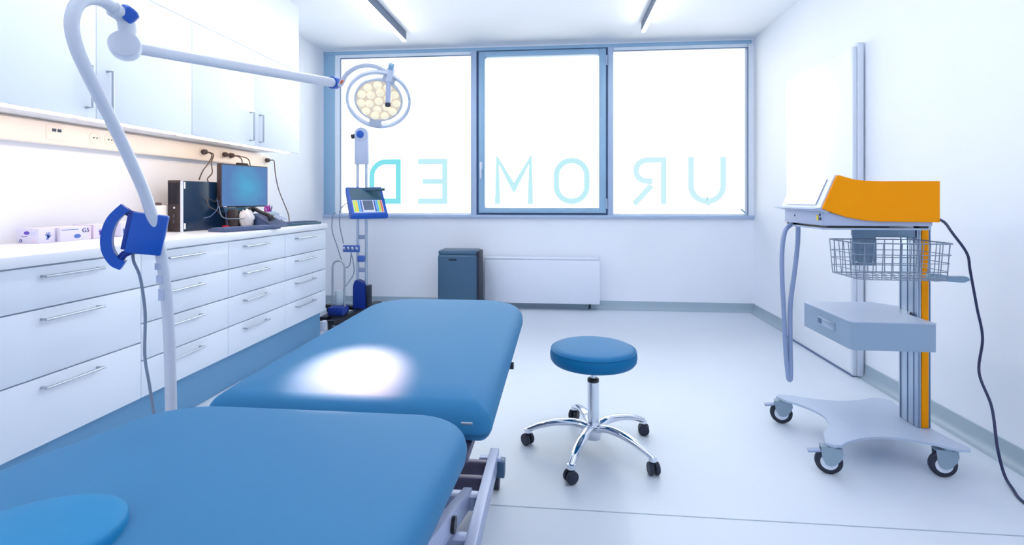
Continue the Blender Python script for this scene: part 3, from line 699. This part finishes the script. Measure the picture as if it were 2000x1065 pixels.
bm = T([(-1.96, 4.45, 1.17), (-1.60, 4.45, 1.185)], .014, 10); obj('roller_bar', bm, teal_m, cs_)
obj('transducer', T([(-1.945, 4.44, 1.165), (-1.94, 4.44, 1.06)], .009, 10), plate_m, cs_)
bm = B(-2.01, -1.85, 4.462, 4.484, .600, .665, .006); vb = obj('valve_block', bm, blp_m, cs_)
for k in range(4): obj('valve_tap', T([(-1.99+.04*k, 4.46, .63), (-1.99+.04*k, 4.445, .645)], .010, 10), lampw_m, vb)
obj('tap', B(-1.87, -1.80, 4.46, 4.48, .51, .57, .008), blp_m, cs_)
bm = prism(bmesh.new(), [(-1.905, .075), (-1.905, .29), (-1.885, .345), (-1.80, .315), (-1.785, .27), (-1.785, .075)], 0, .10, XZ(4.44), .008)
obj('pump_box', bm, blued_m, cs_, lab='dark cobalt pump box')
obj('pump_side', B(-1.785, -1.755, 4.45, 4.54, .075, .29, .008), bind_m, cs_)
obj('base_leg', beam(bmesh.new(), (-1.79, 4.80, .062), (-1.90, 3.98, .062), .075, .035), black_m, cs_)
obj('base_leg', beam(bmesh.new(), (-2.25, 4.62, .062), (-1.82, 4.55, .062), .07, .035), black_m, cs_)
obj('base_leg', beam(bmesh.new(), (-2.02, 4.10, .062), (-2.02, 4.60, .062), .07, .035), black_m, cs_)
for (x, y) in ((-1.79, 4.76), (-1.905, 4.0), (-2.22, 4.62), (-2.02, 4.14)):
    obj('caster', T([(x-.012, y, .0225), (x+.012, y, .0225)], .022, 14), dark_m, cs_)
obj('corner_block', B(-1.985, -1.925, 3.96, 4.03, .0, .075, .006), lampl_m, cs_)
# second small cart with hoop
hc = thing('hoop_trolley', 'small dark floor pump with tall steel hoop handle beside the last cabinet', 'pump', (-1.93, 4.2, 0))
hp_ = [(-1.984, 4.2, .10), (-1.984, 4.2, .50)]+[(-1.929-.055*cos(R(180*k/10)), 4.2, .50+.055*sin(R(180*k/10))) for k in range(1, 10)]+[(-1.874, 4.2, .50), (-1.874, 4.2, .10)]
obj('hoop_handle', T(hp_, .0085, 12), steel_m, hc)
obj('pump_body', B(-2.0, -1.86, 4.13, 4.27, .085, .155, .012), blued_m, hc)
obj('pump_foot', B(-1.99, -1.87, 4.14, 4.26, .0, .085, .004), dark_m, hc)
obj('canister', L([(.035, .155), (.038, .16), (.038, .27), (.030, .285), (.001, .287)], (-1.945, 4.25, 0), seg=20), mat('milky_plastic', (196, 214, 220), .3), hc)
for nm, pts, lb in (('tubing', [(-2.10, 4.52, .965), (-2.123, 4.5, .94), (-2.13, 4.5, .801), (-2.083, 4.5, .656), (-2.038, 4.5, .522), (-1.998, 4.49, .455), (-1.95, 4.48, .48), (-1.93, 4.47, .60)], 'outer thin tube of the console stand, looping out furthest left'),
                    ('tubing', [(-1.945, 4.43, 1.06), (-1.985, 4.44, 1.04), (-2.028, 4.45, .994), (-2.04, 4.46, .90), (-2.033, 4.46, .825), (-1.998, 4.455, .681)], 'thin tube from the blue console down to the valve block'),
                    ('tubing', [(-1.93, 4.46, .60), (-1.90, 4.45, .50), (-1.895, 4.44, .40), (-1.93, 4.35, .30), (-1.96, 4.28, .20), (-1.95, 4.27, .155)], 'thin tube from the valve block down to the hoop-handled pump')):
    obj(nm, T(smooth(pts, 6), .0045, 8), bcable_m, cs_)

# ------------------------------------------------------------------ things on the worktop
WT = .9005
def rotz(c, a): return M.Translation(c) @ M.Rotation(R(a), 4, 'Z') @ M.Translation(-V(c))
# computer tower
c = V((-2.30, 2.80, .9)); rm = rotz(c, -6)
pt = thing('computer_tower', 'slim upright computer with dark ribbed front and glossy blue-black side', 'computer', (-2.30, 2.95, .9))
obj('case', box(bmesh.new(), -2.345, -2.252, 2.79, 3.13, WT, 1.207, .003, 2, rm), pcs_m, pt)
fp = obj('front_panel', box(bmesh.new(), -2.347, -2.256, 2.778, 2.791, WT, 1.210, .003, 2, rm), pc_m, pt)
obj('silver_edge', box(bmesh.new(), -2.256, -2.250, 2.778, 2.793, WT, 1.208, 0, 2, rm), lampl_m, pt)
bm = bmesh.new()
for k in range(7): box(bm, -2.338+.011*k, -2.334+.011*k, 2.775, 2.779, 1.065, 1.195, 0, 2, rm)
obj('vent_rib', bm, dark_m, fp)
obj('power_button', lathe(bmesh.new(), [(.006, 0), (.006, .003), (.001, .004)], (-2.30, 2.777, 1.045), (0, -1, 0), 14), lampl_m, fp)
bm = bmesh.new()
for z in (.95, .985): box(bm, -2.305, -2.298, 2.774, 2.778, z, z+.022, 0)
obj('port', bm, steel_m, fp)
obj('sticker', box(bmesh.new(), -2.2525, -2.2515, 2.80, 2.812, .915, .95, 0, 1, rm), white_m, pt)
obj('sticker', box(bmesh.new(), -2.2525, -2.2515, 2.80, 2.810, 1.16, 1.20, 0, 1, rm), white_m, pt)
# monitor
a = V((-2.185, 3.03, 0)); b2 = V((-2.105, 3.42, 0)); ctr = (a+b2)/2; dr_ = (b2-a).normalized(); nr = V((dr_.y, -dr_.x, 0))
MM = M(((dr_.x, nr.x, 0, ctr.x), (dr_.y, nr.y, 0, ctr.y), (0, 0, 1, 1.19), (0, 0, 0, 1)))   # local x along the screen, y outward, z up
mo = thing('monitor', 'flat screen monitor showing a blue picture in front of the computer tower', 'monitor', (ctr.x, ctr.y, .9))
obj('bezel', box(bmesh.new(), -.20, .20, -.035, 0, -.148, .140, .004, 2, MM), pc_m, mo)
obj('screen', box(bmesh.new(), -.192, .192, -.001, .002, -.140, .132, 0, 2, MM), scr_m, mo)
obj('badge', box(bmesh.new(), -.180, -.155, .0, .003, -.1455, -.141, 0, 2, MM), lampl_m, mo)
obj('speaker_bar', box(bmesh.new(), -.17, .09, -.030, .006, -.180, -.150, .004, 2, MM), teal_m, mo)
obj('webcam', box(bmesh.new(), -.055, .03, -.028, -.004, .141, .153, .003, 2, MM), black_m, mo)
obj('stand', box(bmesh.new(), -.03, .04, -.06, -.035, -.288, -.05, .004, 2, MM), black_m, mo)
obj('stand_foot', box(bmesh.new(), -.11, .06, -.13, .03, -.2895, -.277, .004, 2, MM), black_m, mo)
# keyboards
def keyboard(ctr, ang, ln, wd, lab, m1, m2):
    t = thing('keyboard', lab, 'keyboard', (*ctr, .9))
    K = M.Translation((*ctr, WT)) @ M.Rotation(R(ang), 4, 'Z')
    obj('base', box(bmesh.new(), -wd/2, wd/2, -ln/2, ln/2, .0, .018, .004, 2, K), m1, t)
    bm = bmesh.new(); ny = 15
    for i in range(5):
        for j in range(ny):
            x = wd/2-.018-(i+.5)*(wd-.03)/5+.0; y = -ln/2+.012+(j+.5)*(ln-.024)/ny
            box(bm, x-.009, x+.009, y-.0105, y+.0105, .018, .024, 0, 1, K)
    o = obj('keys', bm, m2, t); o['kind'] = 'stuff'
keyboard((-1.965, 2.96), -18, .40, .15, 'slate keyboard at the worktop edge in front of the monitor', kb_m, kbk_m)
keyboard((-1.99, 3.57), -10, .44, .16, 'dark teal keyboard lying flat near the window end of the worktop', teal_m, kb_m)
# phone
ph = thing('desk_telephone', 'dark grey desk telephone with handset, right of the monitor foot', 'telephone', (-2.02, 3.30, .9))
Kp = M.Translation((-2.02, 3.30, WT)) @ M.Rotation(R(-8), 4, 'Z')
obj('phone_base', prism(bmesh.new(), [(-.08, 0), (-.08, .090), (-.066, .098), (.075, .028), (.085, 0)], -.09, .09, Kp @ M(((1, 0, 0, 0), (0, 0, 1, 0), (0, 1, 0, 0), (0, 0, 0, 1))), .004), kb_m, ph)
hs = smooth([(.085, -.075, .055), (.06, -.078, .085), (.0, -.078, .105), (-.06, -.075, .13), (-.085, -.07, .12)], 5)
obj('handset', T([Kp @ p for p in hs], [.022]*4+[.013]*13+[.022]*4, 12), black_m, ph)
obj('phone_display', box(bmesh.new(), -.06, -.015, -.02, .08, .098, .103, .001, 1, Kp @ M.Rotation(R(23), 4, 'Y') @ M.Translation((.0, 0, -.012))), plate_m, ph)
bm = bmesh.new()
for i in range(4):
    for j in range(3): box(bm, .0+.02*i, .012+.02*i, -.01+.028*j, .008+.028*j, .088, .094, 0, 1, Kp @ M.Rotation(R(23), 4, 'Y') @ M.Translation((-.01, 0, -.006)))
k_ = obj('phone_keys', bm, casing_m, ph); k_['kind'] = 'stuff'
# pen holder w/ magenta scissors
pnh = thing('pen_cup', 'grey pen cup behind the telephone', 'cup', (-2.10, 3.40, .9))
obj('cup', L([(.033, WT), (.036, WT+.005), (.038, .98), (.034, .98), (.032, .91), (.001, .91)], (-2.10, 3.40, 0), seg=20), kb_m, pnh)
sc = thing('scissors', 'magenta-handled scissors standing in the pen cup', 'scissors', (-2.10, 3.40, .915))
for k in (-1, 1):
    bm = T([(-2.10+k*.003, 3.40, .915), (-2.10-k*.006, 3.40, 1.0)], .003, 6); bl = obj('blade', bm, steel_m, sc)
    cc = V((-2.095, 3.40+k*.017, 1.022)); obj('finger_loop', T([cc+V((0, .014*cos(q), .022*sin(q))) for q in [2*pi*i/16 for i in range(16)]], .0055, 8, True), magenta_m, bl)
for k, (dx, dy, top, m_, lb) in enumerate(((.0, .018, 1.055, magenta_m, 'magenta pen in the grey pen cup, taller of the two pens'), (.01, .03, 1.045, kb_m, 'grey pen leaning right in the grey pen cup'))):
    tag(obj('pen', T([(-2.10+dx*.5, 3.40+dy*.3, .915), (-2.10+dx, 3.40+dy+.02, top)], .0038, 8), m_), lb, 'pen')
# crumpled paper bag
bm = bmesh.new(); bmesh.ops.create_icosphere(bm, subdivisions=3, radius=1)
for v in bm.verts:
    f = 1+.13*sin(v.co.x*9+v.co.z*7)+.10*sin(v.co.y*11-v.co.z*5); v.co = V((-2.10+v.co.x*.045*f, 3.165+v.co.y*.05*f, .962+v.co.z*.058*f))
zm = min(v.co.z for v in bm.verts)
for v in bm.verts: v.co.z += WT-zm
tag(obj('crumpled_paper', bm, paper_m), 'crumpled off-white paper bundle under the monitor', 'paper')
tag(obj('cable_adapter', B(-2.17, -2.14, 3.02, 3.05, WT, .925, .004), red_m), 'small red plug adapter beside the computer tower', 'adapter')
tag(obj('dock_box', B(-2.19, -2.12, 3.075, 3.115, WT, 1.03, .006), pc_m), 'small upright brown-black box behind the monitor left edge', 'box')
# plug-in cables
def cable(pts, lab, r=.004, m_=cable_m, plug=True):
    t = thing('mains_cable', lab, 'cable', pts[0])
    obj('cord', T(smooth(pts, 6), r, 8), m_, t)
    if plug:
        p = V(pts[0]); obj('plug', L([(.010, .030), (.016, .024), (.018, .0), (.001, 0)], (-2.400, p.y, p.z), (1, 0, 0), 16), cable_m, t)
cable([(-2.372, 3.15, sz), (-2.34, 3.17, 1.40), (-2.31, 3.11, 1.34), (-2.29, 3.09, 1.27), (-2.30, 3.06, 1.22), (-2.26, 3.10, 1.15), (-2.24, 3.17, 1.05), (-2.22, 3.17, .95)], 'brown mains cable plugged in leftmost, bowing out right above the computer tower')
cable([(-2.372, 3.15, sz), (-2.34, 3.155, 1.395), (-2.32, 3.10, 1.34), (-2.31, 3.03, 1.28), (-2.31, 2.995, 1.22)], 'brown mains cable dropping straight down left behind the computer tower', plug=False)
cable([(-2.372, 3.36, sz), (-2.33, 3.36, 1.41), (-2.29, 3.40, 1.38), (-2.29, 3.38, 1.25), (-2.28, 3.35, 1.05)], 'brown mains cable plugged in above the monitor, left of the adjoining pair')
cable([(-2.372, 3.43, sz), (-2.33, 3.44, 1.41), (-2.28, 3.47, 1.38), (-2.27, 3.46, 1.25), (-2.28, 3.42, 1.05)], 'brown mains cable plugged in above the monitor, right of the adjoining pair')
cable([(-2.372, 3.88, sz), (-2.34, 3.88, 1.415), (-2.30, 3.83, 1.39), (-2.28, 3.81, 1.30), (-2.26, 3.82, 1.18), (-2.20, 3.80, 1.06), (-2.14, 3.76, .97), (-2.10, 3.70, .905)], 'long brown mains cable hanging right of the monitor down to the worktop')
for k, pts in enumerate(([(-2.22, 3.05, 1.13), (-2.20, 3.0, 1.08), (-2.215, 2.95, 1.10), (-2.19, 2.93, 1.05), (-2.17, 2.98, 1.02), (-2.19, 3.02, 1.0)],
                         [(-2.19, 2.88, .98), (-2.18, 2.93, .99), (-2.17, 2.98, 1.04), (-2.20, 3.02, 1.09), (-2.17, 3.05, 1.02), (-2.16, 3.06, .91)],
                         [(-2.17, 2.99, 1.05), (-2.16, 3.0, .99), (-2.15, 3.04, .97), (-2.12, 3.08, .968), (-2.08, 3.12, .965)])):
    tag(obj('tangled_cable', T(smooth(pts, 6), .0032, 8), (pc_m, kb_m, bcable_m)[k]), ('brown-black cable looping highest in the tangle beside the tower', 'slate cable dropping through the tangle onto the worktop', 'thin grey cable running from the tangle under the monitor')[k], 'cable')

# glove boxes
carton_m = mat('carton_white', (212, 210, 230), .6)
def gbox(x0, x1, y0, y1, h, lab, items):
    t = thing('glove_box', lab, 'box', ((x0+x1)/2, (y0+y1)/2, .9), 'glove boxes along the wall')
    bx = obj('carton', B(x0, x1, y0, y1, WT, WT+h, .001), carton_m, t)
    for it in items: it(t)
def oval(cx, cz, rx, rz, y=None, x=None, m_=purple_m, name='printed_oval'):
    def f(t):
        bm = bmesh.new()
        if y is not None: rs = [[V((cx+rx*cos(a), yy, cz+rz*sin(a))) for a in [2*pi*j/20 for j in range(20)]] for yy in (y, y-.0006)]
        else: rs = [[V((xx, cx+rx*cos(a), cz+rz*sin(a))) for a in [2*pi*j/20 for j in range(20)]] for xx in (x, x+.0006)]
        obj(name, rings(bm, rs), m_, t)
    return f
def rect(a0, a1, z0, z1, y=None, x=None, m_=lilac_m, name='printed_bar'):
    def f(t):
        obj(name, B(a0, a1, y-.0006, y, z0, z1) if y is not None else B(x, x+.0006, a0, a1, z0, z1), m_, t)
    return f
def ghand(cy, cz, s, x, m_=blp_m):
    def f(t):
        bm = bmesh.new()
        def fin(p, q, w): 
            d_ = (V(q)-V(p)); n_ = V((-d_.y, d_.x)).normalized()*w
            vs = [V(p)+n_, V(p)-n_, V(q)-n_*.7, V(q)+n_*.7]
            rings_ = [[V((xx, cy+v.x*s, cz+v.y*s)) for v in vs] for xx in (x, x+.0006)]
            q_ = bmesh.new(); rings(q_, rings_); merge(bm, q_)
        fin((0, -.5), (.2, .1), .18); fin((.1, -.05), (.35, .1), .32)
        for k, e in enumerate(((-.35, .45), (-.1, .75), (.2, .85), (.5, .75))): fin((.0+.12*k, .1), e, .075)
        fin((.35, -.1), (.75, .25), .08)
        obj('printed_hand', bm, m_, t)
    return f
gbox(-2.412, -2.305, 2.00, 2.075, .066, 'leftmost glove carton with a purple oval on its end', [
    oval(-2.363, .946, .014, .008, y=2.0), oval(-2.393, .911, .007, .007, y=2.0, m_=navy_m, name='printed_ring'), oval(-2.393, .911, .003, .003, y=1.9992, m_=lilac_m, name='printed_ring'),
    rect(-2.39, -2.36, .929, .931, y=2.0, m_=purple_m), rect(-2.34, -2.315, .911, .917, y=2.0, m_=pink_m), rect(-2.345, -2.315, .935, .952, y=2.0, m_=lilac_m),
    ghand(2.037, .927, .026, -2.305)])
gbox(-2.40, -2.29, 2.082, 2.236, .066, 'second glove carton with a blue oval on its long side', [
    oval(2.165, .921, .017, .010, x=-2.29, m_=blp_m), rect(2.088, 2.17, .952, .955, x=-2.29, m_=blp_m),
    rect(2.225, 2.2355, .903, .964, x=-2.29, m_=pink_m)])
gbox(-2.40, -2.285, 2.243, 2.335, .070, 'third glove carton from the left, pink edge, just left of the cobalt grip', [
    ghand(2.275, .93, .022, -2.285, purple_m), rect(2.30, 2.33, .915, .95, x=-2.285, m_=lilac_m), rect(2.2435, 2.25, .903, .968, x=-2.285, m_=pink_m)])
gbox(-2.37, -2.27, 2.38, 2.50, .074, 'rightmost glove carton, seen through the cobalt C-shaped grip', [
    ghand(2.395, .93, .020, -2.27), rect(2.42, 2.445, .945, .965, x=-2.27, m_=blp_m)])
# "6" print on the middle carton
cu = bpy.data.curves.new('t', 'FONT'); cu.body = 'G5'; cu.size = .030; cu.extrude = .0004
to = bpy.data.objects.new('t', cu); C.objects.link(to); bpy.context.view_layer.update()
me = bpy.data.meshes.new_from_object(to.evaluated_get(bpy.context.evaluated_depsgraph_get())); C.objects.unlink(to)
me.materials.clear(); me.materials.append(navy_m)
par = [o for o in C.objects if o.name.startswith('glove_box')][1]
o = obj('printed_letters', me, navy_m, par); o.matrix_parent_inverse = M.Identity(4)
o.location = V((-2.289, 2.188, .937))-V(par.location); o.rotation_euler = (pi/2, 0, pi/2)
# dispenser bottle
sb = thing('soap_dispenser', 'pale dispenser bottle half hidden behind the cobalt grip', 'bottle', (-2.34, 2.575+.13, .9))
obj('bottle', B(-2.375, -2.31, 2.675, 2.74, WT, 1.06, .012, 3), cream_m, sb)
obj('cap', L([(.016, 1.06), (.016, 1.075), (.001, 1.077)], (-2.343, 2.707, 0), seg=16), cable_m, sb)
